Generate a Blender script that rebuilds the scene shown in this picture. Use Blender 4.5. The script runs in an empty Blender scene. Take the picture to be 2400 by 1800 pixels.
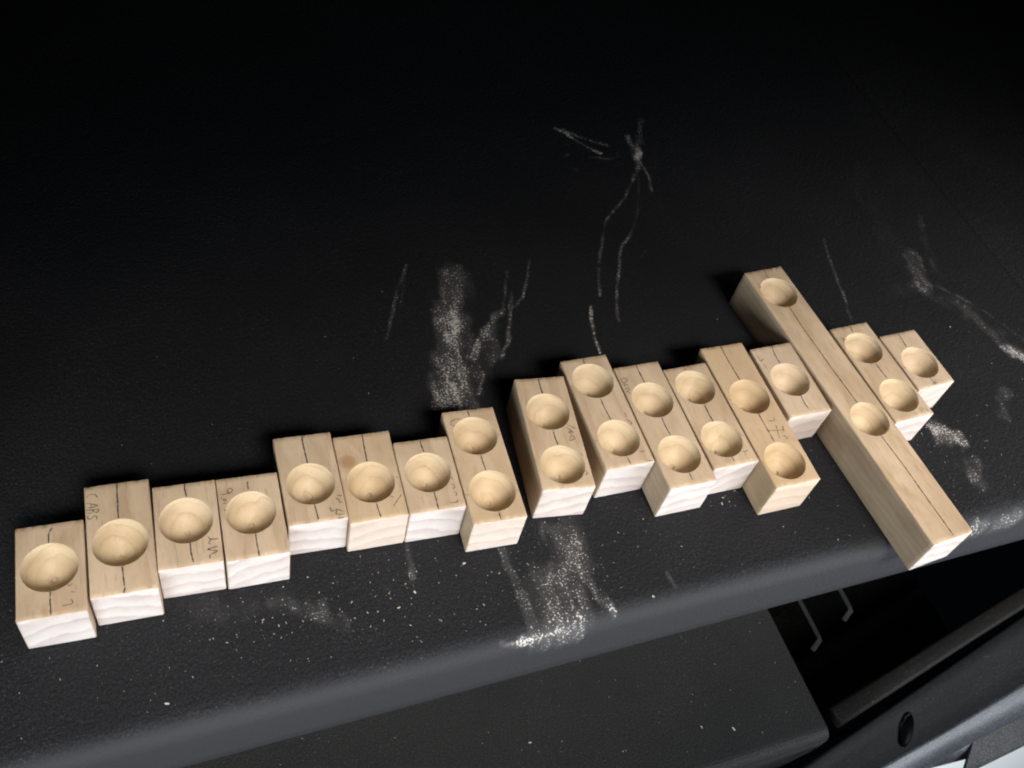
import bpy, bmesh, math, random
import numpy as np
from mathutils import Vector, Matrix, noise as mn

random.seed(7)
rng = np.random.default_rng(7)
S = bpy.context.scene
COL = S.collection

# ------------------------------------------------------------------ camera
cam_d = bpy.data.cameras.new('camera')
cam = bpy.data.objects.new('camera', cam_d)
COL.objects.link(cam)
cam_d.sensor_fit = 'HORIZONTAL'
cam_d.sensor_width = 36.0
cam_d.lens = 2355.7 * 36.0 / 2400.0
cam_d.clip_start = 0.01
cam_d.clip_end = 20
_r, _u, _f = (0.92969, -0.32186, 0.17913), (0.15475, 0.78259, 0.60299), (0.33427, 0.53287, -0.77737)
cam.matrix_world = Matrix(((_r[0], _u[0], -_f[0], 0.0), (_r[1], _u[1], -_f[1], 0.0),
                           (_r[2], _u[2], -_f[2], 0.60649), (0, 0, 0, 1)))
cam_d.dof.use_dof = True
cam_d.dof.focus_distance = 0.70
cam_d.dof.aperture_fstop = 13.0
S.camera = cam

# ------------------------------------------------------------------ world, lamps, exposure
W = bpy.data.worlds.new('World')
S.world = W
W.use_nodes = True
bg = W.node_tree.nodes['Background']
bg.inputs[0].default_value = (0.55, 0.75, 1.0, 1)
bg.inputs[1].default_value = 0.0012


def area(name, loc, target, sx, sy, power, col, spread=180):
    l = bpy.data.lights.new(name, 'AREA')
    l.shape = 'RECTANGLE'
    l.size, l.size_y = sx, sy
    l.energy = power
    l.color = col
    l.spread = math.radians(spread)
    o = bpy.data.objects.new(name, l)
    COL.objects.link(o)
    o.location = loc
    o.rotation_euler = (Vector(target) - Vector(loc)).to_track_quat('-Z', 'Y').to_euler()
    return o


area('opening_daylight', (0.46, -0.30, 0.72), (0.40, 0.275, 0.0), 1.2, 0.28, 2.25, (1.0, 0.948, 0.885), 29)
area('low_daylight', (1.00, -0.46, 0.13), (0.42, 0.17, -0.13), 0.9, 0.28, 4.6, (0.86, 0.935, 1.0), 92)
area('low_left_fill', (-0.42, -0.40, 0.24), (0.12, 0.20, -0.05), 0.6, 0.34, 1.6, (0.80, 0.92, 1.0), 70)  # added fill lamp, brightens the left sides of the blocks

S.view_settings.view_transform = 'Standard'
S.view_settings.look = 'None'
S.view_settings.exposure = 0.0
S.view_settings.gamma = 1.0
S.view_settings.use_curve_mapping = False
S.render.engine = 'CYCLES'
S.cycles.pixel_filter_type = 'BLACKMAN_HARRIS'
S.cycles.filter_width = 2.0


# ------------------------------------------------------------------ helpers
def tag(o, label=None, cat=None, group=None, kind=None):
    if label: o['label'] = label
    if cat: o['category'] = cat
    if group: o['group'] = group
    if kind: o['kind'] = kind
    return o


def link(name, me, mats=(), parent=None, smooth=False):
    for m in mats:
        me.materials.append(m)
    if smooth:
        me.polygons.foreach_set('use_smooth', [True] * len(me.polygons))
    o = bpy.data.objects.new(name, me)
    COL.objects.link(o)
    if parent:
        o.parent = parent
    return o


def mesh(name, v, f):
    me = bpy.data.meshes.new(name)
    me.from_pydata([tuple(map(float, p)) for p in v], [], f)
    me.update()
    return me


class NT:
    def __init__(self, name):
        self.m = bpy.data.materials.new(name)
        self.m.use_nodes = True
        self.t = self.m.node_tree
        self.b = self.t.nodes['Principled BSDF']
        self.out = self.t.nodes['Material Output']

    def n(self, typ, ins=None, **kw):
        nd = self.t.nodes.new(typ)
        for k, v in kw.items():
            setattr(nd, k, v)
        for k, v in (ins or {}).items():
            self.put(nd.inputs[k], v)
        return nd

    def put(self, sock, v):
        if isinstance(v, bpy.types.NodeSocket):
            self.t.links.new(v, sock)
        elif isinstance(v, bpy.types.Node):
            self.t.links.new(v.outputs[0], sock)
        else:
            sock.default_value = v

    def math(self, op, a, b=0.0, c=0.0, clamp=False):
        nd = self.n('ShaderNodeMath', {0: a, 1: b, 2: c}, operation=op)
        nd.use_clamp = clamp
        return nd.outputs[0]

    def step(self, v, a, b):
        nd = self.n('ShaderNodeMapRange', {'Value': v, 'From Min': a, 'From Max': b, 'To Min': 0.0, 'To Max': 1.0},
                    interpolation_type='SMOOTHSTEP')
        return nd.outputs['Result']

    def mix(self, f, a, b, mode='MIX'):
        nd = self.n('ShaderNodeMix', data_type='RGBA', blend_type=mode)
        self.put(nd.inputs[0], f)
        self.put(nd.inputs[6], a)
        self.put(nd.inputs[7], b)
        return nd.outputs[2]

    def noise(self, vec, scale, detail=3.0, rough=0.55):
        return self.n('ShaderNodeTexNoise', {'Vector': vec, 'Scale': scale, 'Detail': detail, 'Roughness': rough}).outputs[0]

    def scale(self, vec, s):
        return self.n('ShaderNodeVectorMath', {0: vec, 1: s}, operation='MULTIPLY').outputs[0]


def rgba(r, g, b):
    return (r, g, b, 1.0)


# ------------------------------------------------------------------ materials
def wood(name, light, dark, line, pore, rough, ring_amt, knot=False, saw=False, freq=150.0, sharp=4.0):
    N = NT(name)
    tc = N.n('ShaderNodeTexCoord').outputs['Object']
    seed = N.n('ShaderNodeAttribute', attribute_type='OBJECT', attribute_name='seed').outputs['Fac']
    off = N.n('ShaderNodeCombineXYZ', {0: N.math('MULTIPLY', seed, 3.1), 1: N.math('MULTIPLY', seed, 7.7),
                                       2: N.math('MULTIPLY', seed, 5.3)}).outputs[0]
    v = N.n('ShaderNodeVectorMath', {0: tc, 1: off}, operation='ADD').outputs[0]
    sep = N.n('ShaderNodeSeparateXYZ', {0: tc})
    # growth rings round an axis that runs lengthwise well below the block
    wob = N.math('MULTIPLY', N.math('SUBTRACT', N.noise(N.scale(v, (1, 0.25, 1)), 55, 4, 0.6), 0.5), 0.013)
    x = N.math('ADD', sep.outputs[0], N.math('MULTIPLY', N.math('SUBTRACT', seed, 0.5), 0.10))
    z = N.math('ADD', sep.outputs[2], N.math('ADD', 0.075, N.math('MULTIPLY', seed, 0.05)))
    r = N.math('SQRT', N.math('ADD', N.math('MULTIPLY', x, x), N.math('MULTIPLY', z, z)))
    r = N.math('ADD', r, N.math('ADD', wob, N.math('MULTIPLY', sep.outputs[1], 0.03)))
    if knot:
        kd = N.n('ShaderNodeVectorMath', {0: N.scale(tc, (1, 1, 0.4)), 1: (-0.0125, 0.0465, 0.015)}, operation='DISTANCE').outputs['Value']
        kn = N.math('POWER', 2.718, N.math('MULTIPLY', N.math('MULTIPLY', kd, kd), -18000.0))
        r = N.math('ADD', r, N.math('MULTIPLY', kn, 0.02))
    fr = N.math('FRACT', N.math('MULTIPLY', r, freq))
    late = N.math('POWER', fr, sharp)
    late = N.math('MULTIPLY', late, N.math('SUBTRACT', 1.0, N.step(fr, 0.86, 1.0)))
    late = N.math('MULTIPLY', late, N.math('ADD', 0.1, N.math('MULTIPLY', N.noise(N.scale(v, (1, 0.2, 1)), 75, 3), 1.9)))
    blot = N.noise(N.scale(v, (1, 0.35, 1)), 55, 3)
    fib = N.noise(N.scale(v, (1, 0.045, 1)), 1500, 3, 0.6)
    base = N.mix(N.math('MULTIPLY', N.step(blot, 0.3, 0.72), 0.9), light, dark)
    base = N.mix(N.math('MULTIPLY', late, ring_amt, clamp=True), base, line)
    base = N.mix(N.math('MULTIPLY', N.step(fib, 0.45, 0.75), 0.22), base, line)
    tint = N.n('ShaderNodeAttribute', attribute_type='OBJECT', attribute_name='tint').outputs['Fac']
    base = N.mix(N.math('MULTIPLY', N.step(tint, 0.5, 1.0), 0.48), base, rgba(0.44, 0.30, 0.165))
    base = N.mix(N.math('MULTIPLY', N.step(tint, 0.5, 0.0), 0.42), base, rgba(0.55, 0.43, 0.33))
    if pore:
        # cross scratches left by sanding
        scr = N.noise(N.scale(N.n('ShaderNodeVectorRotate', {'Vector': v, 'Angle': 0.7}, rotation_type='Z_AXIS').outputs[0], (0.06, 1, 1)), 1500, 2)
        base = N.mix(N.math('MULTIPLY', N.step(scr, 0.60, 0.75), 0.16), base, rgba(0.66, 0.55, 0.42))
        po = N.noise(N.scale(v, (1, 0.09, 1)), 900, 1, 0.4)
        base = N.mix(N.math('MULTIPLY', N.step(po, 0.66, 0.74), 0.35), base, rgba(0.20, 0.125, 0.065))
        grime = N.noise(v, 130, 4, 0.65)
        base = N.mix(N.math('MULTIPLY', N.step(grime, 0.55, 0.75), 0.18), base, rgba(0.26, 0.18, 0.11))
    if knot:
        base = N.mix(N.math('MULTIPLY', N.step(kn, 0.30, 0.9), 0.8), base, rgba(0.30, 0.165, 0.085))
    N.put(N.b.inputs['Base Color'], base)
    N.put(N.b.inputs['Roughness'], rough)
    N.b.inputs['Specular IOR Level'].default_value = 0.25
    hgt = N.math('ADD', fib, N.math('MULTIPLY', blot, 0.3))
    if saw:
        kerf = N.noise(N.scale(v, (1.0, 1, 0.06)), 900, 2)
        fuzz = N.noise(v, 1100, 3, 0.7)
        hgt = N.math('ADD', N.math('MULTIPLY', kerf, 0.7), fuzz)
    bp = N.n('ShaderNodeBump', {'Strength': 0.35 if saw else 0.16, 'Distance': 0.0006, 'Height': hgt})
    N.put(N.b.inputs['Normal'], bp.outputs[0])
    return N.m


def face_wood(knot=False):
    return wood('planed_wood_knot' if knot else 'planed_wood', rgba(0.485, 0.365, 0.252), rgba(0.37, 0.268, 0.176), rgba(0.29, 0.185, 0.10),
                True, 0.55, 0.6, knot)


M_FACE = face_wood()
M_KNOT = face_wood(True)
M_END = wood('sawn_end_grain', rgba(0.50, 0.46, 0.44), rgba(0.45, 0.405, 0.385), rgba(0.31, 0.235, 0.225), False, 0.8, 0.62, saw=True, freq=78.0, sharp=1.5)
M_BOWL = wood('turned_wood', rgba(0.555, 0.44, 0.295), rgba(0.485, 0.375, 0.24), rgba(0.30, 0.18, 0.085), False, 0.5, 0.75, freq=135.0, sharp=8.0)


def pencil():
    N = NT('pencil')
    tc = N.n('ShaderNodeTexCoord').outputs['Object']
    N.put(N.b.inputs['Base Color'], rgba(0.04, 0.038, 0.04))
    N.b.inputs['Roughness'].default_value = 0.45
    a = N.step(N.noise(N.scale(tc, (1, 0.5, 1)), 1400, 3, 0.7), 0.30, 0.50)
    N.put(N.b.inputs['Alpha'], N.math('MULTIPLY', a, N.math('ADD', 0.35, N.noise(tc, 260, 2)), clamp=True))
    return N.m


M_PENCIL = pencil()


def plastic(name, col, dust_attr, bump=0.5, rough=0.5, grain=900.0, spec=0.4):
    N = NT(name)
    tc = N.n('ShaderNodeTexCoord').outputs['Object']
    n1 = N.noise(tc, grain, 2, 0.5)
    vo = N.n('ShaderNodeTexVoronoi', {'Vector': tc, 'Scale': grain * 0.55}, feature='SMOOTH_F1').outputs['Distance']
    hgt = N.math('ADD', N.math('MULTIPLY', n1, 0.6), N.math('SUBTRACT', 1.0, vo))
    big = N.noise(tc, 9, 3)
    base = N.mix(N.step(big, 0.3, 0.7), col, rgba(col[0] * 1.5, col[1] * 1.45, col[2] * 1.4))
    gr = N.noise(tc, 900, 3, 0.75)
    base = N.mix(N.step(gr, 0.42, 0.72), N.mix(1.0, base, rgba(0.4, 0.4, 0.4), 'MULTIPLY'), N.mix(1.0, base, rgba(3.2, 3.15, 3.3), 'MULTIPLY'))
    # fine sawdust film everywhere, thicker where the smears are
    sp = N.noise(tc, 640, 2, 0.62)
    fine = N.noise(tc, 2100, 2, 0.6)
    loose = N.math('MULTIPLY', N.step(sp, 0.60, 0.74), N.math('ADD', 0.35, N.step(N.noise(tc, 14, 3), 0.40, 0.66)))
    base = N.mix(N.math('MULTIPLY', loose, 0.085), base, rgba(0.40, 0.39, 0.40))
    if dust_attr:
        # front lip colour is painted paler, as if lit from the front
        lip_fac = N.n('ShaderNodeAttribute', attribute_type='GEOMETRY', attribute_name='lip_light').outputs['Fac']
        lip_fac = N.math('MULTIPLY', lip_fac, N.math('ADD', 0.75, N.math('MULTIPLY', fine, 0.5)), clamp=True)
        base = N.mix(lip_fac, base, rgba(0.020, 0.0203, 0.0235))
        d = N.n('ShaderNodeAttribute', attribute_type='GEOMETRY', attribute_name='dust').outputs['Fac']
        thr = N.math('SUBTRACT', 0.74, N.math('MULTIPLY', d, 0.36))
        spk = N.n('ShaderNodeMapRange', {'Value': sp, 'From Min': thr, 'From Max': N.math('ADD', thr, 0.07)}, interpolation_type='SMOOTHSTEP').outputs['Result']
        amt = N.math('MULTIPLY', N.math('MULTIPLY', spk, N.step(d, 0.02, 0.25)), 0.50)
        film = N.math('MULTIPLY', N.math('POWER', d, 1.6), N.math('MULTIPLY', fine, 0.36))
        amt = N.math('MULTIPLY', N.math('ADD', amt, film), N.step(d, 0.0, 0.35), clamp=True)
        base = N.mix(amt, base, rgba(0.60, 0.57, 0.54))
    N.put(N.b.inputs['Base Color'], base)
    N.put(N.b.inputs['Roughness'], rough)
    N.b.inputs['Specular IOR Level'].default_value = spec
    bp = N.n('ShaderNodeBump', {'Strength': bump, 'Distance': 0.0007, 'Height': hgt})
    N.put(N.b.inputs['Normal'], bp.outputs[0])
    return N.m


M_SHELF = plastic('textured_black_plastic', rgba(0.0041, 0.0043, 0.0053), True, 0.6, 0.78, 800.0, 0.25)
M_TRAY = plastic('fine_black_plastic', rgba(0.0062, 0.0060, 0.0058), False, 0.25, 0.75, 1400.0, 0.25)
M_DARK = plastic('dark_trim_plastic', rgba(0.0040, 0.0040, 0.0040), False, 0.2, 0.75, 1400.0, 0.15)
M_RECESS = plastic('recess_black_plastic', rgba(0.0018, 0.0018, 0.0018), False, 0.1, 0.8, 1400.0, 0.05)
M_RAIL = plastic('brownish_trim_plastic', rgba(0.0036, 0.0027, 0.0020), False, 0.2, 0.7, 1400.0, 0.2)
M_TAB = plastic('mid_grey_trim_plastic', rgba(0.030, 0.030, 0.029), False, 0.15, 0.6, 1400.0, 0.2)
M_GREY = plastic('grey_trim_plastic', rgba(0.036, 0.038, 0.042), False, 0.15, 0.45, 1400.0)


def plain(name, col, rough=0.6, metal=0.0, nz=60.0, amp=0.12):
    N = NT(name)
    tc = N.n('ShaderNodeTexCoord').outputs['Object']
    k = N.noise(tc, nz, 4)
    N.put(N.b.inputs['Base Color'], N.mix(N.math('MULTIPLY', k, amp * 3), col, rgba(col[0] * 0.6, col[1] * 0.6, col[2] * 0.6)))
    N.b.inputs['Roughness'].default_value = rough
    N.b.inputs['Metallic'].default_value = metal
    return N.m


M_STEEL = plain('dull_grey_steel', rgba(0.006, 0.0075, 0.0085), 0.7, 0.0)
M_WHITE = plain('outside_white', rgba(0.82, 0.83, 0.82), 0.5, 0, 20, 0.03)
M_CHIP = plain('pale_wood_chip', rgba(0.42, 0.375, 0.31), 0.85, 0, 900)
M_HOLE = plain('hole_shade_black', rgba(0.0006, 0.0006, 0.0006), 0.3)
M_HOLE.node_tree.nodes['Principled BSDF'].inputs['Specular IOR Level'].default_value = 0.04

# ------------------------------------------------------------------ data: blocks and dust
# block: x, y (front centre), yaw deg, length, width, height (m); hollows (x, y, radius mm); pencil strokes (mm on the top)
BLOCKS = [
    (-0.0724, 0.2840, -2.74, 0.0610, 0.0377, 0.0373, [(-0.5, 31.8, 15.8)],
     [[(1.4, 57.8), (-0.4, 54.6), (-0.7, 47.8)], [(0.4, 62.7), (0.4, 61.4)], [(-0.5, 16.0), (-0.7, 9.6), (-0.4, 0.3)], [(8.8, 18.7), (10.1, 17.2), (11.4, 19.1)], [(10.3, 13.8), (12.6, 13.0)], [(5.6, 5.8), (8.4, 5.8), (11.2, 5.8), (11.0, 8.3), (10.0, 8.8)], [(13.1, 1.0), (13.5, 0.8)]]),
    (-0.0330, 0.2889, -2.65, 0.0770, 0.0379, 0.0367, [(-0.2, 34.6, 16.1)],
     [[(0.3, 77.8), (-0.1, 68.7), (-0.3, 51.2)], [(-0.2, 18.5), (-0.0, 11.7), (0.2, 5.2)], [(0.6, 4.3), (-0.1, 1.5), (-1.2, 0.9)], [(-11.3, 67.8), (-12.0, 69.8), (-14.5, 71.3), (-16.8, 70.6), (-18.1, 69.0)], [(-18.1, 61.5), (-14.6, 61.7), (-10.9, 62.2), (-14.5, 63.8), (-17.9, 65.2)], [(-15.4, 61.8), (-15.3, 63.9)], [(-18.0, 60.1), (-10.9, 59.6)], [(-10.9, 59.6), (-11.1, 57.8), (-12.8, 57.3), (-14.2, 58.4), (-14.4, 59.8)], [(-14.4, 59.8), (-15.2, 57.6), (-16.8, 57.3), (-17.9, 58.5), (-18.0, 60.1)], [(-13.2, 52.4), (-12.0, 53.8), (-12.9, 55.5), (-14.3, 55.0), (-15.5, 53.6), (-17.0, 53.1), (-18.0, 54.7), (-17.2, 56.3)], [(-17.4, 76.1), (-15.1, 76.5)]]),
    (0.0057, 0.2971, -3.86, 0.0591, 0.0380, 0.0377, [(-0.6, 32.1, 16.1)],
     [[(0.5, 59.7), (0.2, 54.0), (1.1, 48.4)], [(0.7, 16.2), (0.6, 9.6), (1.5, 2.7)], [(11.2, 18.6), (12.7, 16.3), (16.9, 16.1)], [(12.9, 16.3), (10.8, 13.7), (12.6, 13.2)], [(16.4, 11.0), (9.7, 10.0), (16.5, 7.7)], [(11.1, 3.4), (11.1, 6.1), (15.4, 7.3)]]),
    (0.0449, 0.2940, -3.09, 0.0596, 0.0384, 0.0376, [(-0.6, 32.0, 15.4)],
     [[(0.8, 59.6), (0.8, 58.8)], [(0.1, 54.8), (-0.1, 48.9)], [(0.3, 16.8), (0.3, 8.3), (0.6, -0.1)], [(-16.8, 47.6), (-11.8, 48.1), (-9.0, 49.4), (-10.7, 51.8), (-13.4, 50.7), (-11.6, 47.2)], [(-17.5, 46.2), (-15.0, 42.4), (-13.8, 43.6), (-15.8, 44.8)], [(-16.6, 41.0), (-14.0, 41.2)], [(-15.4, 58.3), (-13.2, 58.8)], [(-16.7, 36.7), (-15.1, 35.4)]]),
    (0.0853, 0.3090, -2.72, 0.0677, 0.0379, 0.0379, [(-0.4, 29.3, 15.6)],
     [[(-0.0, 68.7), (-0.2, 59.0), (0.3, 44.9)], [(-0.4, 13.7), (-0.2, 7.9), (0.1, 2.3)], [(8.7, 9.8), (9.0, 6.4), (12.9, 7.7), (16.3, 5.3)], [(12.8, 7.5), (11.3, 4.0), (15.7, 3.4)], [(13.3, 15.6), (16.0, 14.3), (14.5, 12.1), (17.2, 12.2)], [(12.0, 1.0), (16.1, 0.9)], [(17.7, 16.8), (14.8, 17.5)]]),
    (0.1234, 0.3028, -3.34, 0.0673, 0.0385, 0.0370, [(-0.3, 28.8, 15.7)],
     [[(0.8, 67.7), (0.4, 57.5), (0.0, 44.7)], [(0.1, 13.1), (0.3, 7.8), (1.1, 2.0)], [(16.7, 30.2), (17.8, 28.8)], [(9.8, 16.2), (12.2, 14.8)], [(17.5, 16.2), (13.4, 11.7), (10.5, 8.3)]]),
    (0.1621, 0.3004, -3.37, 0.0569, 0.0382, 0.0376, [(-0.5, 29.9, 15.5)],
     [[(-0.2, 57.8), (-0.2, 52.5), (0.4, 46.2)], [(0.2, 14.2), (0.1, 0.8)], [(8.8, 4.5), (14.0, 4.2), (14.2, 6.1)], [(12.9, 12.4), (15.4, 11.1), (13.6, 8.9)], [(12.6, 18.8), (15.2, 16.5), (13.4, 14.2)], [(14.2, 23.9), (14.6, 21.5)], [(12.5, 0.6), (12.9, 0.1)]]),
    (0.1998, 0.2835, -3.34, 0.0910, 0.0376, 0.0379, [(0.0, 68.3, 15.7), (0.4, 23.3, 15.9)],
     [[(-0.4, 91.1), (0.2, 84.7)], [(-0.2, 52.0), (-0.3, 46.5), (0.2, 39.6)], [(0.3, 7.0), (0.4, 0.4)], [(-6.1, 82.3), (-9.5, 84.5), (-14.4, 82.2), (-14.7, 79.4), (-11.7, 78.1)], [(16.3, 67.1), (18.6, 66.1)], [(16.6, 21.4), (18.5, 20.5)], [(-17.8, 22.9), (-16.0, 22.6)]]),
    (0.2544, 0.2964, -7.21, 0.0957, 0.0383, 0.0377, [(-0.2, 65.0, 15.9), (0.0, 19.7, 15.7)],
     [[(-1.0, 95.8), (-0.9, 89.0), (-0.7, 80.8)], [(-0.4, 48.3), (-0.4, 42.4), (0.4, 36.1)], [(10.0, 50.2), (14.5, 45.2), (10.5, 46.6), (14.4, 39.9), (9.2, 38.7), (11.9, 43.0)], [(12.2, 52.1), (16.3, 48.4)], [(14.8, 28.1), (15.9, 25.1)], [(14.4, 14.0), (16.0, 10.6), (13.8, 10.0)], [(12.9, 2.2), (13.4, 1.3)]]),
    (0.3049, 0.3040, -0.91, 0.0985, 0.0378, 0.0379, [(-0.3, 76.4, 15.9), (-0.1, 24.2, 15.7)],
     [[(-0.1, 97.9), (-1.1, 92.7)], [(-0.7, 59.6), (-0.6, 50.3), (0.1, 40.2)], [(0.0, 7.7), (0.1, -0.2)], [(-19.9, 25.4), (-16.5, 24.8)], [(12.7, 44.3), (13.1, 39.7)], [(11.8, 38.6), (15.3, 34.8), (13.2, 33.3)], [(10.5, 10.1), (15.0, 9.8)], [(13.0, 2.2), (17.0, -0.5)], [(15.5, 76.6), (17.0, 75.5)]]),
    (0.3436, 0.2791, -0.75, 0.1093, 0.0377, 0.0381, [(-0.2, 75.5, 16.0), (0.2, 26.5, 16.0)],
     [[(0.1, 110.7), (-0.3, 101.4), (0.1, 91.2)], [(0.2, 58.9), (-0.3, 50.8), (0.5, 42.4)], [(0.5, 10.1), (0.6, 4.1)], [(-17.2, 98.2), (-16.4, 90.7)], [(-17.2, 98.2), (-12.8, 98.3), (-12.2, 95.9), (-16.1, 94.5), (-13.8, 90.8)], [(-18.0, 88.1), (-14.1, 90.0), (-14.0, 87.4), (-17.6, 86.0), (-14.6, 84.0)], [(-16.3, 107.9), (-14.7, 107.6)]]),
    (0.3834, 0.2875, -0.00, 0.0925, 0.0375, 0.0377, [(-0.3, 71.6, 15.8), (-1.1, 23.5, 15.9)],
     [[(-0.6, 93.1), (-0.8, 88.1)], [(-0.6, 55.7), (-0.9, 47.5), (-0.5, 39.1)], [(-0.7, 7.9), (-0.6, 3.6)], [(15.5, 23.5), (18.7, 22.9)], [(-18.7, 23.4), (-16.8, 23.0)], [(9.5, 10.4), (11.0, 9.0), (14.2, 10.2)], [(11.0, 9.0), (10.4, 6.1)]]),
    (0.4222, 0.2624, -0.19, 0.1304, 0.0380, 0.0382, [(0.0, 79.5, 16.0), (-0.8, 20.5, 15.9)],
     [[(-1.0, 131.1), (-1.2, 113.5), (-0.5, 95.2)], [(-1.0, 63.5), (-0.8, 50.8), (-0.9, 37.8)], [(-19.7, 80.5), (-16.5, 79.2)], [(3.8, 55.6), (8.9, 54.3), (9.5, 57.9)], [(-2.2, 47.4), (12.6, 45.5)], [(7.8, 50.8), (4.9, 39.4)], [(12.9, 49.1), (11.3, 43.8)], [(8.8, 41.0), (12.1, 38.2), (9.2, 37.4)]]),
    (0.4654, 0.3173, 0.06, 0.0686, 0.0385, 0.0367, [(-0.2, 34.0, 16.0)],
     [[(1.2, 69.7), (-0.7, 59.4), (-0.7, 50.2)], [(0.6, 18.2), (-0.4, 9.8), (0.4, 4.9)], [(-16.2, 61.1), (-16.0, 55.0), (-12.5, 57.2)], [(-14.8, 52.0), (-14.1, 47.4)], [(-15.1, 67.6), (-13.8, 66.7)]]),
    (0.5162, 0.1944, 3.59, 0.2696, 0.0380, 0.0382, [(-0.1, 242.5, 16.3), (0.7, 108.1, 15.8)],
     [[(0.4, 271.6), (0.1, 265.1), (-0.5, 258.9)], [(-0.3, 226.1), (-1.1, 196.5), (-1.0, 159.6), (-0.2, 124.2)], [(0.2, 92.6), (1.4, 61.1), (1.2, 29.8), (1.3, 2.0)], [(-13.7, 255.2), (-12.3, 252.0), (-15.6, 251.3)], [(16.6, 106.5), (20.3, 106.4)], [(-16.7, 268.9), (-15.1, 268.1)]]),
    (0.5501, 0.2954, 2.79, 0.0970, 0.0380, 0.0374, [(-0.9, 72.6, 16.1), (0.1, 22.8, 16.2)],
     [[(1.4, 97.4), (-0.7, 89.2)], [(-0.2, 55.9), (0.4, 39.2)], [(-15.5, 86.3), (-11.0, 83.5)], [(-12.4, 86.5), (-14.5, 82.1)], [(2.1, 5.8), (3.8, 2.5)], [(9.2, 8.0), (9.9, 3.3)], [(11.2, 8.4), (12.9, 5.0)], [(15.2, 6.9), (15.2, 3.0)]]),
    (0.5895, 0.3203, 3.27, 0.0571, 0.0375, 0.0367, [(0.3, 24.7, 16.0)],
     [[(0.4, 55.8), (-1.1, 41.6)], [(-1.0, 8.4), (-0.6, 1.8)], [(-18.4, 24.3), (-15.9, 22.4)], [(-3.9, 2.6), (3.2, 2.7)], [(1.2, 5.2), (0.3, 2.4)]]),
]
DUST = [
    (2.2, 0.75, [(407, 707), (415, 698), (424, 683), (433, 672), (440, 665)]),
    (2.6, 0.5, [(414, 704), (425, 693), (441, 682), (453, 675)]),
    (2.2, 0.4, [(401, 665), (406, 668)]),
    (2.2, 0.4, [(401, 649), (408, 646)]),
    (2.9, 0.35, [(426, 662), (444, 657), (458, 660)]),
    (1.9, 0.25, [(406, 686), (414, 677)]),
    (7.6, 0.42, [(503, 709), (490, 684), (477, 655)]),
    (6.8, 0.45, [(479, 687), (474, 662), (473, 647)]),
    (8.4, 0.6, [(481, 666), (471, 642)]),
    (2.0, 0.45, [(472, 644), (456, 624), (442, 607), (429, 594), (414, 582), (406, 573), (396, 554), (389, 542), (382, 528)]),
    (1.5, 0.4, [(378, 521), (372, 505), (368, 491)]),
    (3.1, 0.3, [(471, 642), (457, 611), (448, 591), (437, 572)]),
    (1.7, 0.45, [(437, 572), (423, 554), (413, 546), (404, 534), (396, 516), (388, 501), (380, 482), (374, 467), (373, 461)]),
    (1.9, 0.6, [(476, 642), (475, 626), (470, 609)]),
    (1.9, 0.15, [(509, 689), (499, 664), (489, 642), (478, 624)]),
    (1.6, 0.65, [(355, 481), (350, 468), (345, 450), (344, 441), (343, 431)]),
    (1.5, 0.25, [(432, 535), (424, 528)]),
    (1.6, 0.4, [(321, 541), (310, 519), (300, 501), (288, 491)]),
    (27.3, 0.38, [(247, 531), (237, 491)]),
    (31.8, 0.42, [(233, 485), (207, 399)]),
    (7.0, 0.5, [(274, 488), (260, 475), (248, 461), (238, 447)]),
    (2.4, 0.4, [(297, 532), (279, 490), (266, 480)]),
    (3.6, 0.5, [(292, 507), (279, 477), (271, 456), (261, 442)]),
    (19.4, 0.36, [(264, 472), (238, 425)]),
    (1.4, 0.55, [(243, 431), (232, 412)]),
    (2.1, 0.4, [(214, 552), (199, 528), (187, 500), (177, 477)]),
    (1.6, 0.2, [(210, 544), (190, 493)]),
    (1.2, 0.3, [(247, 548), (242, 534)]),
    (7.0, 0.35, [(145, 299), (144, 288), (141, 277)]),
    (6.8, 0.09, [(141, 277), (141, 262), (141, 248)]),
    (6.0, 0.4, [(206, 282), (208, 264), (208, 247)]),
    (7.3, 0.5, [(208, 247), (210, 230), (208, 215)]),
    (30.9, 0.28, [(255, 283), (251, 259)]),
    (39.2, 0.3, [(231, 244), (233, 221)]),
    (8.6, 0.55, [(256, 272), (256, 247), (261, 234), (267, 218)]),
    (17.6, 0.36, [(224, 239), (216, 218)]),
    (3.7, 0.6, [(185, 218), (194, 216), (206, 216), (218, 216), (231, 216)]),
    (1.5, 0.3, [(315, 237), (317, 225)]),
    (15.2, 0.36, [(55, 278), (79, 267), (88, 258)]),
    (27.7, 0.13, [(-8, 294), (43, 279)]),
    (2.2, 0.4, [(617, 523), (608, 498), (601, 469), (596, 448), (588, 423)]),
    (9.9, 0.3, [(739, 533), (722, 497), (712, 467), (711, 456)]),
    (21.3, 0.24, [(701, 488), (688, 450)]),
    (15.6, 0.17, [(646, 450), (700, 446)]),
    (13.4, 0.2, [(675, 452), (690, 432), (717, 425)]),
    (4.3, 0.32, [(700, 446), (718, 427), (732, 406), (740, 389), (749, 370), (752, 360)]),
    (20.9, 0.18, [(698, 428), (715, 407), (723, 375), (741, 346)]),
    (13.2, 0.6, [(725, 364), (738, 342)]),
    (14.1, 0.28, [(690, 325), (669, 300)]),
    (34.6, 0.11, [(707, 609), (693, 539), (684, 467)]),
    (2.6, 0.1, [(706, 611), (764, 601)]),
    (21.2, 0.45, [(602, 299), (609, 289)]),
    (24.4, 0.22, [(607, 263), (605, 251)]),
    (11.0, 0.45, [(579, 213), (603, 213), (630, 214)]),
    (17.1, 0.16, [(585, 230), (640, 227)]),
]


# ------------------------------------------------------------------ the shelf
XR, YF, RD, TH = 0.796, 0.212, 0.015, 0.063
YC = 0.95


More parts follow.
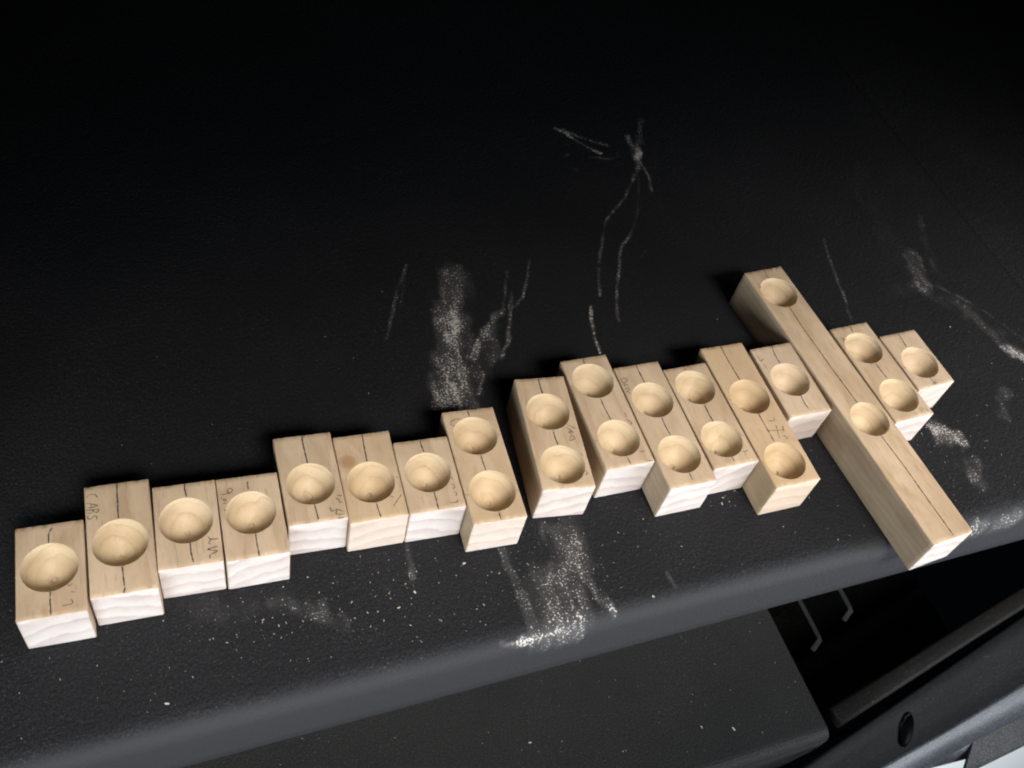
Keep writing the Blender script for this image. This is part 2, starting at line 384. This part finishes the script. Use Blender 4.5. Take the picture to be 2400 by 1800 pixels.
def vn(x, y):
    """smooth value noise, 0..1"""
    xi, yi = np.floor(x).astype(np.int64), np.floor(y).astype(np.int64)
    fx, fy = x - xi, y - yi
    fx, fy = fx * fx * (3 - 2 * fx), fy * fy * (3 - 2 * fy)

    def h(a, b):
        n = (a * 374761393 + b * 668265263) & 0x7fffffff
        n = ((n ^ (n >> 13)) * 1274126177) & 0x7fffffff
        return ((n ^ (n >> 16)) & 0xffff) / 65535.0
    return (h(xi, yi) * (1 - fx) + h(xi + 1, yi) * fx) * (1 - fy) + (h(xi, yi + 1) * (1 - fx) + h(xi + 1, yi + 1) * fx) * fy


def shelf():
    prof = [(0.262, -TH), (YF + 0.004, -TH), (YF, -TH + 0.004)]
    prof += [(YF, -TH * k) for k in (0.75, 0.5)]
    for k in range(0, 9):
        a = math.radians(90 * k / 8)
        prof.append((YF + RD - RD * math.cos(a), -RD + RD * math.sin(a)))
    y = YF + RD
    while y < 0.98:
        y += 0.0017 if y < 0.60 else 0.0024
        prof.append((y, 0.0))
    prof.append((1.15, 0.0))
    prof.append((1.15, -TH))
    xs = [-0.75, -0.5, -0.3]
    x = -0.22
    while x < XR - 0.012:
        xs.append(x)
        x += 0.0018
    P = np.array(prof)
    # the right end is rounded over
    ends = [(XR - 0.004 + 0.004 * math.sin(math.radians(a)), -0.004 + 0.004 * math.cos(math.radians(a))) for a in (0, 22, 45, 67, 90)]
    pts = np.array([(xx, 0.0) for xx in xs] + ends + [(XR, -TH)])
    nx, ny = len(pts), len(P)
    X = np.repeat(pts[:, 0][:, None], ny, 1)
    Y = np.repeat(P[:, 0][None], nx, 0)
    Z = np.maximum(P[:, 1][None] + pts[:, 1][:, None], -TH)
    V = np.stack([X, Y, Z], -1).reshape(-1, 3)
    i = np.arange(nx - 1)[:, None] * ny + np.arange(ny - 1)[None]
    F = np.stack([i, i + ny, i + ny + 1, i + 1], -1).reshape(-1, 4)
    me = bpy.data.meshes.new('shelf')
    me.vertices.add(len(V))
    me.vertices.foreach_set('co', V.ravel())
    me.loops.add(F.size)
    me.loops.foreach_set('vertex_index', F.ravel().astype(np.int32))
    me.polygons.add(len(F))
    me.polygons.foreach_set('loop_start', np.arange(0, F.size, 4, dtype=np.int32))
    me.polygons.foreach_set('loop_total', np.full(len(F), 4, dtype=np.int32))
    me.update(calc_edges=True)
    me.validate()
    # dust smears as a per-vertex amount of dust lying on the plastic
    d = np.zeros(len(V))
    A = V[:, :2] * 1000.0
    wob = np.stack([np.sin(A[:, 1] * 0.31 + 1.3 * np.sin(A[:, 0] * 0.17)), np.cos(A[:, 0] * 0.27 + 1.7 * np.sin(A[:, 1] * 0.13))], -1)
    for w, t, pl in DUST:
        q = np.array(pl, float)
        lo, hi = q.min(0) - w * 1.5 - 6, q.max(0) + w * 1.5 + 6
        m = np.where(((A > lo) & (A < hi)).all(1) & (V[:, 2] > -0.02))[0]
        if not len(m):
            continue
        jit = np.stack([vn(A[m, 0] * 0.21, A[m, 1] * 0.06 + 3), vn(A[m, 0] * 0.12 + 7, A[m, 1] * 0.16)], -1) - 0.5
        B = A[m] + wob[m] * min(w * 0.06, 0.8) + jit * min(w * 0.55, 12.0)
        best = np.full(len(m), 1e9)
        for a, b in zip(q[:-1], q[1:]):
            ab = b - a
            s = np.clip(((B - a) @ ab) / max(ab @ ab, 1e-6), 0, 1)
            best = np.minimum(best, np.hypot(*(B - a - s[:, None] * ab).T))
        half = max(w * 0.6, 2.0)
        k = np.clip(1.3 - best / half, 0, 1) if w < 8 else np.clip(1.15 - best / half * 0.85, 0, 1)
        k = k * k * (3 - 2 * k)
        t = min(1.0, t * (1.6 if w > 20 else 1.2))
        lo_ = 0.62 if w > 20 else 0.4
        k = k * (lo_ + (1.25 - lo_) * vn(B[:, 0] * 0.30, B[:, 1] * 0.045 + w)) * (0.7 + 0.5 * vn(B[:, 0] * 0.07 + 9, B[:, 1] * 0.07))
        d[m] = np.maximum(d[m], t * k) + 0.25 * np.minimum(d[m], t * k)
    lip_light = np.clip((YF + RD - 0.004 - V[:, 1]) / (RD - 0.006), 0, 1)  # paler band over the lip, painting in the light on its face
    lip_light = lip_light * lip_light * (3 - 2 * lip_light)
    lip_attr = me.attributes.new('lip_light', 'FLOAT', 'POINT')
    lip_attr.data.foreach_set('value', lip_light.astype(np.float32))
    at = me.attributes.new('dust', 'FLOAT', 'POINT')
    at.data.foreach_set('value', d.astype(np.float32))
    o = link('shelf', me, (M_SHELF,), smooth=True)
    tag(o, 'dusty black textured plastic shelf with a rounded front lip under the wooden blocks', None, None, 'structure')
    return o


sh = shelf()
# past the seam at its right end the shelf runs on
x0, x1, y0, y1, z0, z1 = XR - 0.007, 1.5, 0.405, 1.15, -TH, 0.0003
link('wing', mesh('wing', [(x0, y0 + 0.16, z0), (x1, y0 + 0.16, z0), (x1, y1, z0), (x0, y1, z0), (x0, y0, z1 - 0.0008), (x1, y0, z1 - 0.0008), (x0, y0 + 0.0008, z1), (x1, y0 + 0.0008, z1), (x1, y1, z1), (x0, y1, z1)],
                  [(0, 1, 5, 4), (4, 5, 7, 6), (6, 7, 8, 9), (1, 2, 8, 7, 5), (3, 2, 1, 0)]), (M_SHELF,), sh)


# ------------------------------------------------------------------ things under the shelf
def extrude(name, prof, x0, x1, mat, parent=None, smooth=False):
    n = len(prof)
    v = [(x0, y, z) for y, z in prof] + [(x1, y, z) for y, z in prof]
    f = [(k, (k + 1) % n, (k + 1) % n + n, k + n) for k in range(n)]
    f += [tuple(range(n))[::-1], tuple(range(n, 2 * n))]
    return link(name, mesh(name, v, f), (mat,), parent, smooth)


arc = [(0.135 + 0.010 - 0.010 * math.cos(math.radians(a)), -0.210 + 0.010 * math.sin(math.radians(a))) for a in range(0, 91, 15)]
o = extrude('lower_tray', [(0.60, -0.32), (0.60, -0.20)] + arc[::-1] + [(0.135, -0.23), (0.143, -0.32)], -0.75, 0.4985, M_TRAY)
tag(o, None, None, None, 'structure')
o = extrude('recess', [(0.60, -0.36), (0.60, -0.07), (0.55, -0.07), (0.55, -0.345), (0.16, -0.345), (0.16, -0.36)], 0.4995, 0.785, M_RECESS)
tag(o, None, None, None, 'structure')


def sweep(name, pts, sec, mat, parent=None, up=Vector((0, 0, 1)), smooth=True):
    """a closed section (list of (side, up)) carried along a path"""
    v, f = [], []
    n = len(sec)
    for i, p in enumerate(pts):
        p = Vector(p)
        t = (Vector(pts[min(i + 1, len(pts) - 1)]) - Vector(pts[max(i - 1, 0)])).normalized()
        s = t.cross(up).normalized()
        u = s.cross(t).normalized()
        v += [p + s * a + u * b for a, b in sec]
    for i in range(len(pts) - 1):
        for k in range(n):
            a, b = i * n + k, i * n + (k + 1) % n
            f.append((a, b, b + n, a + n))
    f += [tuple(range(n))[::-1], tuple(range((len(pts) - 1) * n, len(pts) * n))]
    return link(name, mesh(name, v, f), (mat,), parent, smooth)


def rounded(w, h, r, seg=3):
    out = []
    for cx, cy, a0 in ((w / 2 - r, h / 2 - r, 0), (-w / 2 + r, h / 2 - r, 90), (-w / 2 + r, -h / 2 + r, 180), (w / 2 - r, -h / 2 + r, 270)):
        for k in range(seg + 1):
            a = math.radians(a0 + 90 * k / seg)
            out.append((cx + r * math.cos(a), cy + r * math.sin(a)))
    return out


o = sweep('trim_rail', [(0.515, 0.1505, -0.209), (0.60, 0.168, -0.209), (0.70, 0.1885, -0.209), (0.82, 0.212, -0.209), (1.1, 0.268, -0.209)],
          rounded(0.017, 0.014, 0.003), M_RAIL)
tag(o, 'brownish plastic rail slanting across the dark opening below the shelf', 'rail')

for (x, y, lab) in ((0.567, 0.230, 'longer bent grey metal bracket hanging under the shelf lip, nearer the tray'),
                    (0.616, 0.2495, 'shorter bent grey metal bracket under the shelf lip, farther from the tray')):
    o = sweep('metal_bracket', [(x, 0.50, -0.25), (x, y + 0.004, -0.25), (x, y, -0.2505), (x - 0.0105, y - 0.0065, -0.255)],
              rounded(0.0050, 0.0016, 0.0006), M_STEEL, smooth=False)
    tag(o, lab, 'bracket')

# trim panel with a screw recess, then the grey rim that turns towards the light
def strip(name, rows, mat, parent=None, smooth=True, thick=0.006):
    n = len(rows[0])
    v = [p for r in rows for p in r]
    f = []
    for i in range(len(rows) - 1):
        for k in range(n - 1):
            a = i * n + k
            f.append((a, a + 1, a + n + 1, a + n))
    me = mesh(name, v, f)
    ob = link(name, me, (mat,), parent, smooth)
    s = ob.modifiers.new('thickness', 'SOLIDIFY')
    s.thickness = thick
    s.offset = 0
    return ob


def lerp(a, b, t):
    return tuple(a[k] + (b[k] - a[k]) * t for k in range(3))


TL = [(0.30, 0.0815, -0.217), (0.501, 0.1285, -0.217), (0.60, 0.1505, -0.217), (0.76, 0.186, -0.217), (1.1, 0.26, -0.217)]
BL = [(0.33, 0.078, -0.262), (0.5606, 0.1083, -0.262), (0.6576, 0.1218, -0.262), (0.7647, 0.1388, -0.262), (1.1, 0.192, -0.262)]
panel = strip('trim_panel', [[lerp(a, b, t) for a, b in zip(TL, BL)] for t in (0, 0.33, 0.66, 1.0)], M_DARK)
tag(panel, 'black curved trim panel with an oval screw hole and grey rim in the bottom right corner', 'trim panel')
RL = [(0.34, 0.068, -0.290), (0.6301, 0.1007, -0.290), (0.6937, 0.1092, -0.290), (0.7695, 0.1159, -0.290), (1.1, 0.148, -0.290)]
rows = []
for t in (0.02, 0.12, 0.3, 0.5, 0.7, 0.88, 1.0):
    r = [lerp(a, b, t) for a, b in zip(BL, RL)]
    bulge = 0.006 * math.sin(math.pi * min(1, t * 0.9))
    rows.append([(p[0], p[1] - bulge * 0.8, p[2] + bulge) for p in r])
strip('rim', rows, M_GREY, panel)
cx, cy, cz = 0.5945, 0.1305, -0.2400
ring = []
ux = Vector((0.965, 0.215, 0)).normalized()
uy = Vector((0.0, -0.625, -0.78)).normalized()
nn = ux.cross(uy).normalized()
if nn.z < 0:
    nn = -nn
v, f = [], []
for j, (rr, dz) in enumerate(((1.0, -0.0006), (0.94, 0.0010), (0.84, 0.0012), (0.74, 0.0004), (0.0, 0.0001))):
    for k in range(24):
        a = 2 * math.pi * k / 24
        p = Vector((cx, cy, cz)) + ux * (0.0098 * rr * math.cos(a)) + uy * (0.0180 * rr * math.sin(a)) + nn * (dz + 0.0052)
        v.append(p)
for j in range(4):
    for k in range(24):
        f.append((j * 24 + k, j * 24 + (k + 1) % 24, j * 24 + 24 + (k + 1) % 24, j * 24 + 24 + k))
link('screw_hole', mesh('screw_hole', v, f), (M_HOLE,), panel, True)  # no recess is cut; this black disc paints the hole's shade

o = strip('lower_trim', [[(0.36, 0.066, -0.297), (0.6301, 0.0985, -0.297), (0.69, 0.106, -0.297), (0.705, 0.108, -0.297)],
                         [(0.36, 0.115, -0.312), (0.6412, 0.1007, -0.312), (0.685, 0.0970, -0.312), (0.694, 0.0962, -0.312)]], M_GREY, thick=0.003)
tag(o, 'narrow grey strip below the rim in the bottom right corner', 'trim strip')
for (x, y) in ((0.6577, 0.1022), (0.6365, 0.1002)):
    v = [(x, y, -0.2995)] + [(x + 0.0105 * math.cos(a) + 0.0008 * math.sin(a), y + 0.0012 * math.cos(a) + 0.0026 * math.sin(a), -0.2995 - 0.0045 * math.sin(a) * -0.3) for a in np.linspace(0, 2 * math.pi, 20, False)]
    f = [(0, 1 + k, 1 + (k + 1) % 20) for k in range(20)]
    ob = link('slot_light', mesh('slot_light', v, f), (M_WHITE,), o)  # white piece painted for bright light coming through a gap
    s = ob.modifiers.new('thickness', 'SOLIDIFY')
    s.thickness = 0.002

o = strip('corner_tab', [[(0.7053, 0.1111, -0.296), (0.775, 0.114, -0.296), (1.0, 0.135, -0.296)],
                         [(0.6818, 0.0876, -0.305), (0.73, 0.089, -0.307), (1.0, 0.108, -0.307)],
                         [(0.668, 0.0730, -0.310), (0.6967, 0.0840, -0.310), (1.0, 0.1080, -0.312)]], M_TAB, smooth=False, thick=0.003)
tag(o, 'dark wedge shaped tab against the white sill in the bottom right corner', 'trim tab')
v = [(0.2, -0.02, -0.56), (1.4, 0.03, -0.56), (1.4, 0.16, -0.325), (0.2, 0.125, -0.325), (0.2, 0.0, -0.58), (1.4, 0.05, -0.58), (1.4, 0.18, -0.58), (0.2, 0.145, -0.58)]
o = link('white_backdrop', mesh('white_backdrop', v, [(0, 1, 2, 3), (4, 7, 6, 5), (0, 4, 5, 1), (1, 5, 6, 2), (2, 6, 7, 3), (3, 7, 4, 0)]), (M_WHITE,))  # white slab added for the bright ground outside, tilted to catch the lamp
tag(o, 'bright white sill standing in for lit ground outside, past the trim in the bottom right corner', 'backdrop')

# ------------------------------------------------------------------ wooden blocks
LABELS = [
    'leftmost wooden block of the row, with one round hollow and faint pencil letters',
    'wooden block with one hollow and CABS pencilled in its far left corner',
    'third wooden block from the left, one hollow off centre and letters near its right edge',
    'fourth wooden block from the left, one hollow, pencil scribbles along its left edge',
    'fifth wooden block from the left, one hollow, standing farther back than its left neighbour',
    'wooden block with a pale brown knot beside its single hollow',
    'short wooden block with one hollow directly left of the block marked with a small loop',
    'two-hollow wooden block with a small pencilled loop, just left of the gap in the row',
    'two-hollow wooden block just right of the gap in the row, scribbles between its hollows',
    'two-hollow wooden block right of the gap block, its far end standing out behind its neighbours',
    'two-hollow wooden block marked Re in its far left corner, its front end standing out',
    'two-hollow wooden block in the middle right, front recessed between two longer blocks',
    'long yellowish wooden block with two hollows and a pencil grid between them',
    'wooden block with one hollow tucked against the left side of the long bar',
    'long wooden bar with two hollows lying across the right of the row, overhanging the lip',
    'two-hollow wooden block against the right side of the long bar',
    'rightmost wooden block with one hollow, at the far right end of the row',
]


def box_mesh(L, w, h, r, seed):
    """rounded, slightly rough-sawn block; origin at the middle of its front bottom edge"""
    def lines(a, b, n):
        return [a, a + r * 0.35, a + r] + list(np.linspace(a + r, b - r, n + 2)[1:-1]) + [b - r, b - r * 0.35, b]
    xs, ys, zs = lines(-w / 2, w / 2, 30), lines(0, L, max(16, int(L / 0.003))), lines(0, h, 5)
    X, Y, Z = len(xs), len(ys), len(zs)
    idx, v, f, mat = {}, [], [], []
    rg = random.Random(seed)
    tilt = [rg.uniform(-0.00035, 0.00035) for _ in range(6)]

    def vid(i, j, k):
        key = (i, j, k)
        if key in idx:
            return idx[key]
        p = Vector((xs[i], ys[j], zs[k]))
        q = Vector((min(max(p.x, -w / 2 + r), w / 2 - r), min(max(p.y, r), L - r), min(max(p.z, r), h - r)))
        d = p - q
        if d.length > 1e-9:
            m = max(abs(d.x), abs(d.y), abs(d.z))
            p = q + d.normalized() * m
        edge = (i < 2 or i > X - 3) + (j < 2 or j > Y - 3) + (k > Z - 3)
        if edge >= 2:
            g = mn.noise(Vector((xs[i] * 700 + seed, ys[j] * 700, zs[k] * 700)))
            a = 0.00055 if (j < 2 or j > Y - 3) else 0.00022
            p -= (d.normalized() if d.length > 1e-9 else Vector((0, 0, 1))) * a * max(0, g + 0.15)
        # the cut ends are not perfectly square
        if j < 3:
            p.y += tilt[0] * xs[i] / (w / 2) + tilt[1] * (zs[k] / h - 0.5)
        if j > Y - 4:
            p.y += tilt[2] * xs[i] / (w / 2) + tilt[3] * (zs[k] / h - 0.5)
        idx[key] = len(v)
        v.append(p)
        return idx[key]

    def quad(a, b, c, d, m):
        f.append((vid(*a), vid(*b), vid(*c), vid(*d)))
        mat.append(m)
    for i in range(X - 1):
        for j in range(Y - 1):
            quad((i, j, 0), (i, j + 1, 0), (i + 1, j + 1, 0), (i + 1, j, 0), 0)
            quad((i, j, Z - 1), (i + 1, j, Z - 1), (i + 1, j + 1, Z - 1), (i, j + 1, Z - 1), 0)
    for i in range(X - 1):
        for k in range(Z - 1):
            quad((i, 0, k), (i + 1, 0, k), (i + 1, 0, k + 1), (i, 0, k + 1), 1)
            quad((i, Y - 1, k), (i, Y - 1, k + 1), (i + 1, Y - 1, k + 1), (i + 1, Y - 1, k), 1)
    for j in range(Y - 1):
        for k in range(Z - 1):
            quad((0, j, k), (0, j, k + 1), (0, j + 1, k + 1), (0, j + 1, k), 0)
            quad((X - 1, j, k), (X - 1, j + 1, k), (X - 1, j + 1, k + 1), (X - 1, j, k + 1), 0)
    me = mesh('wooden_block', v, f)
    me.polygons.foreach_set('material_index', mat)
    return me


def cutter_mesh(holes, h):
    """the body of the ball-nosed bit for each hollow: short straight wall, round bowl, small centre dimple"""
    v, f = [], []
    n = 64
    for cx, cy, R in holes:
        cx, cy, R = cx / 1000, cy / 1000, R / 1000
        prof = [(R * 1.003, 0.004), (R * 1.003, 0.0002), (R, -0.0004), (R * 0.996, -0.0013), (R * 0.992, -0.0024)]
        s20 = math.sin(math.radians(24))
        for k in range(1, 17):
            a = math.radians(24 + 66 * k / 16)
            rr, zz = R * 0.992 * math.cos(a) / math.cos(math.radians(24)), -0.0024 - 0.0142 * (math.sin(a) - s20) / (1 - s20)
            if rr > 0.0022:
                prof.append((rr, zz))
        prof += [(0.0019, -0.0166), (0.0016, -0.0177), (0.0007, -0.0181)]
        b0 = len(v)
        v.append((cx, cy, h + 0.004))
        for rr, zz in prof:
            for k in range(n):
                a = 2 * math.pi * k / n
                v.append((cx + rr * math.cos(a), cy + rr * math.sin(a), h + zz))
        v.append((cx, cy, h - 0.0182))
        last = len(v) - 1
        m = len(prof)
        for k in range(n):
            f.append((b0, b0 + 1 + k, b0 + 1 + (k + 1) % n))
            for j in range(m - 1):
                a = b0 + 1 + j * n
                f.append((a + k, a + n + k, a + n + (k + 1) % n, a + (k + 1) % n))
            a = b0 + 1 + (m - 1) * n
            f.append((a + k, last, a + (k + 1) % n))
    me = mesh('cutter', v, f)
    me.polygons.foreach_set('material_index', [2] * len(f))
    return me


def ribbon(strokes, width, z, seed):
    """pencil strokes as thin, slightly ragged ribbons lying on the wood"""
    v, f = [], []
    for si, s in enumerate(strokes):
        P = [Vector((a / 1000, b / 1000, 0)) for a, b in s]
        pts = []
        for a, b in zip(P[:-1], P[1:]):
            n = max(2, int((b - a).length / 0.0007))
            pts += [a.lerp(b, k / n) for k in range(n)]
        pts.append(P[-1])
        # soften the corners of the hand stroke
        for _ in range(2):
            pts = [pts[0]] + [(pts[k - 1] + pts[k] * 2 + pts[k + 1]) / 4 for k in range(1, len(pts) - 1)] + [pts[-1]]
        b0 = len(v)
        for k, p in enumerate(pts):
            t = (pts[min(k + 1, len(pts) - 1)] - pts[max(k - 1, 0)])
            t = t.normalized() if t.length > 1e-9 else Vector((0, 1, 0))
            sd = Vector((-t.y, t.x, 0))
            g = mn.noise(Vector((k * 0.31, si * 3.7, seed)))
            q = p + sd * (0.00012 * mn.noise(Vector((k * 0.13, si * 1.7, seed + 5))))
            hw = width / 2 * (0.85 + 0.5 * g) * (0.6 if k in (0, len(pts) - 1) else 1)
            v += [q + sd * hw + Vector((0, 0, z)), q - sd * hw + Vector((0, 0, z))]
        for k in range(len(pts) - 1):
            a = b0 + 2 * k
            f.append((a, a + 1, a + 3, a + 2))
    return mesh('pencil', v, f)


TINT = [0.55, 0.45, 0.35, 0.4, 0.45, 0.8, 0.45, 0.75, 0.65, 0.4, 0.4, 0.6, 1.0, 0.2, 0.55, 0.4, 0.2]
for bi, (bx, by, yaw, L, w, h, holes, strokes) in enumerate(BLOCKS):
    seed = (bi * 0.6180339 + 0.21) % 1.0
    me = box_mesh(L, w, h, 0.0008, bi * 13 + 3)
    body = link('wooden_block', me, (M_KNOT if bi == 5 else M_FACE, M_END, M_BOWL))
    cut = link('cutter', cutter_mesh(holes, h), (M_FACE, M_END, M_BOWL))
    md = body.modifiers.new('hollows', 'BOOLEAN')
    md.operation = 'DIFFERENCE'
    md.solver = 'EXACT'
    md.object = cut
    dg = bpy.context.evaluated_depsgraph_get()
    res = bpy.data.meshes.new_from_object(body.evaluated_get(dg))
    body.modifiers.clear()
    body.data = res
    bpy.data.objects.remove(cut)
    # split: bowl faces become the part "hollow", one for each hollow
    vs = np.zeros(len(res.vertices) * 3)
    res.vertices.foreach_get('co', vs)
    vs = vs.reshape(-1, 3)
    bowls = [([], {}, []) for _ in holes]
    for p in res.polygons:
        if p.material_index == 2:
            c = p.center
            k = min(range(len(holes)), key=lambda q: (c.x - holes[q][0] / 1000) ** 2 + (c.y - holes[q][1] / 1000) ** 2)
            lst, mp, fc = bowls[k]
            ids = []
            for vi in p.vertices:
                if vi not in mp:
                    mp[vi] = len(lst)
                    lst.append(vs[vi])
                ids.append(mp[vi])
            fc.append(ids)
    bm = bmesh.new()
    bm.from_mesh(res)
    bmesh.ops.delete(bm, geom=[q for q in bm.faces if q.material_index == 2], context='FACES')
    for q in bm.faces:
        q.smooth = True
    for e in bm.edges:
        if len(e.link_faces) == 2 and e.calc_face_angle(0) > math.radians(50):
            e.smooth = False
    bm.to_mesh(res)
    bm.free()
    body.location = (bx, by, 0.0004)
    body.rotation_euler = (0, 0, math.radians(yaw))
    body['seed'] = seed
    body['tint'] = tint = TINT[bi]
    tag(body, LABELS[bi], 'wooden block', 'drilled wooden blocks in a row')
    for lst, mp, fc in bowls:
        hb = link('hollow', mesh('hollow', lst, fc), (M_BOWL,), body, True)
        hb.data.set_sharp_from_angle(angle=math.radians(16))
        hb['seed'] = seed
        hb['tint'] = tint
    main, text = [], []
    for s in strokes:
        s = [(min(max(a, -w * 500 + 0.9), w * 500 - 0.9), min(max(b, 0.9), L * 1000 - 0.9)) for a, b in s]
        (main if all(abs(a) < 3.2 for a, b in s) and abs(s[0][1] - s[-1][1]) > 2.0 else text).append(s)
    for s in main:
        link('pencil_line', ribbon([s], 0.0010, h + 0.00006, bi + 0.3), (M_PENCIL,), body)
    for s in text:
        link('pencil_mark', ribbon([s], 0.00062, h + 0.00008, bi + 0.7), (M_PENCIL,), body)

# ------------------------------------------------------------------ shavings and sawdust
def inside_block(x, y, pad=0.0005):
    for bx, by, yaw, L, w, h, _, _ in BLOCKS:
        a = math.radians(yaw)
        dx, dy = x - bx, y - by
        lx, ly = math.cos(a) * dx + math.sin(a) * dy, -math.sin(a) * dx + math.cos(a) * dy
        if abs(lx) < w / 2 + pad and -pad < ly < L + pad:
            return True
    return False


def flake(rg, s, el):
    """bent sliver of wood: 2 x 3 grid with some curl and thickness"""
    a = rg.uniform(0, 6.283)
    c = rg.uniform(0.1, 0.6) * s
    w = s * rg.uniform(0.35, 0.7)
    pts = []
    for t in (-1, 0, 1):
        for q in (-1, 1):
            lx, ly = t * s * el, q * w * (1 - 0.3 * abs(t))
            z = c * 0.5 * t * t + rg.uniform(0, 0.15) * s
            pts.append((lx * math.cos(a) - ly * math.sin(a), lx * math.sin(a) + ly * math.cos(a), z))
    th = s * 0.12
    v = [(x, y, z + 0.0001 + th) for x, y, z in pts] + [(x, y, z + 0.0001) for x, y, z in pts]
    f = [(0, 1, 3, 2), (2, 3, 5, 4), (7, 6, 8, 9), (9, 8, 10, 11), (0, 2, 8, 6), (2, 4, 10, 8), (1, 7, 9, 3), (3, 9, 11, 5), (0, 6, 7, 1), (4, 5, 11, 10)]
    return v, f


rg = random.Random(11)
CHIPS = [((0.178, 0.277), 0, 'curled pale wood shaving in front of the block with the pencilled loop'),
         ((0.140, 0.265), 0, 'long thin pale wood shaving in front of the knotted block'),
         ((0.127, 0.257), 0, 'thin pale wood shaving nearer the lip below the knotted block'),
         ((0.346, 0.452), 0, 'small curled wood shaving alone on the dark shelf behind the row'),
         ((0.381, 0.278), 0, 'pale wood chip in front of the recessed two-hollow block'),
         ((0.682, 0.398), 0, 'small pale wood chip beyond the rightmost block'),
         ((0.298, 0.222), 0, 'round white speck of wood on the edge of the shelf lip'),
         ((-0.020, 0.232), 0, 'pale wood chip on the shelf near the lower left corner'),
         ((0.415, 0.165), -0.20, 'oval pale wood chip on the lower tray, nearer the trim'),
         ((0.388, 0.174), -0.20, 'thin pale wood chip on the lower tray, beside the oval one'),
         ((0.241, 0.202), -0.20, 'round pale wood speck on the lower tray under the lip')]
for (x, y), z, lab in CHIPS:
    v, f = flake(rg, 0.0010, rg.uniform(0.9, 1.7))
    ob = link('wood_shaving', mesh('wood_shaving', v, f), (M_CHIP,))
    ob.location = (x, y, z)
    tag(ob, lab, 'wood shaving', 'loose wood shavings')

v, f = [], []


def put(x, y, z, s, el):
    a, b = flake(rg, s, el)
    n = len(v)
    v.extend([(p[0] + x, p[1] + y, p[2] + z) for p in a])
    f.extend([tuple(i + n for i in q) for q in b])


clusters = [(0.08, 0.272, 0.03, 0.012, 80), (0.25, 0.262, 0.035, 0.025, 170), (0.385, 0.283, 0.012, 0.006, 26), (0.03, 0.268, 0.05, 0.02, 90),
            (0.14, 0.265, 0.03, 0.02, 60), (0.18, 0.44, 0.02, 0.06, 22), (0.60, 0.292, 0.02, 0.015, 60), (0.46, 0.225, 0.03, 0.006, 18)]
for cx, cy, sx, sy, n in clusters:
    for _ in range(n):
        x, y = rg.gauss(cx, sx), rg.gauss(cy, sy)
        if YF + RD + 0.002 < y < YC - 0.004 and x < XR - 0.02 and not inside_block(x, y):
            put(x, y, 0.0, 0.0001 + 0.00036 * rg.random() ** 2, rg.uniform(0.7, 2.0))
for _ in range(520):
    x, y = rg.uniform(-0.2, 0.78), YF + RD + 0.002 + abs(rg.gauss(0, 0.09))
    if y < YC - 0.004 and not inside_block(x, y):
        put(x, y, 0.0, 0.0001 + 0.0003 * rg.random() ** 2, rg.uniform(0.7, 1.8))
for _ in range(90):
    put(rg.uniform(-0.1, 0.49), rg.uniform(0.15, 0.26), -0.20, rg.uniform(0.00015, 0.0004), 1.2)
o = link('sawdust', mesh('sawdust', v, f), (M_CHIP,))
tag(o, 'pale sawdust specks strewn over the black shelf', 'sawdust', None, 'stuff')
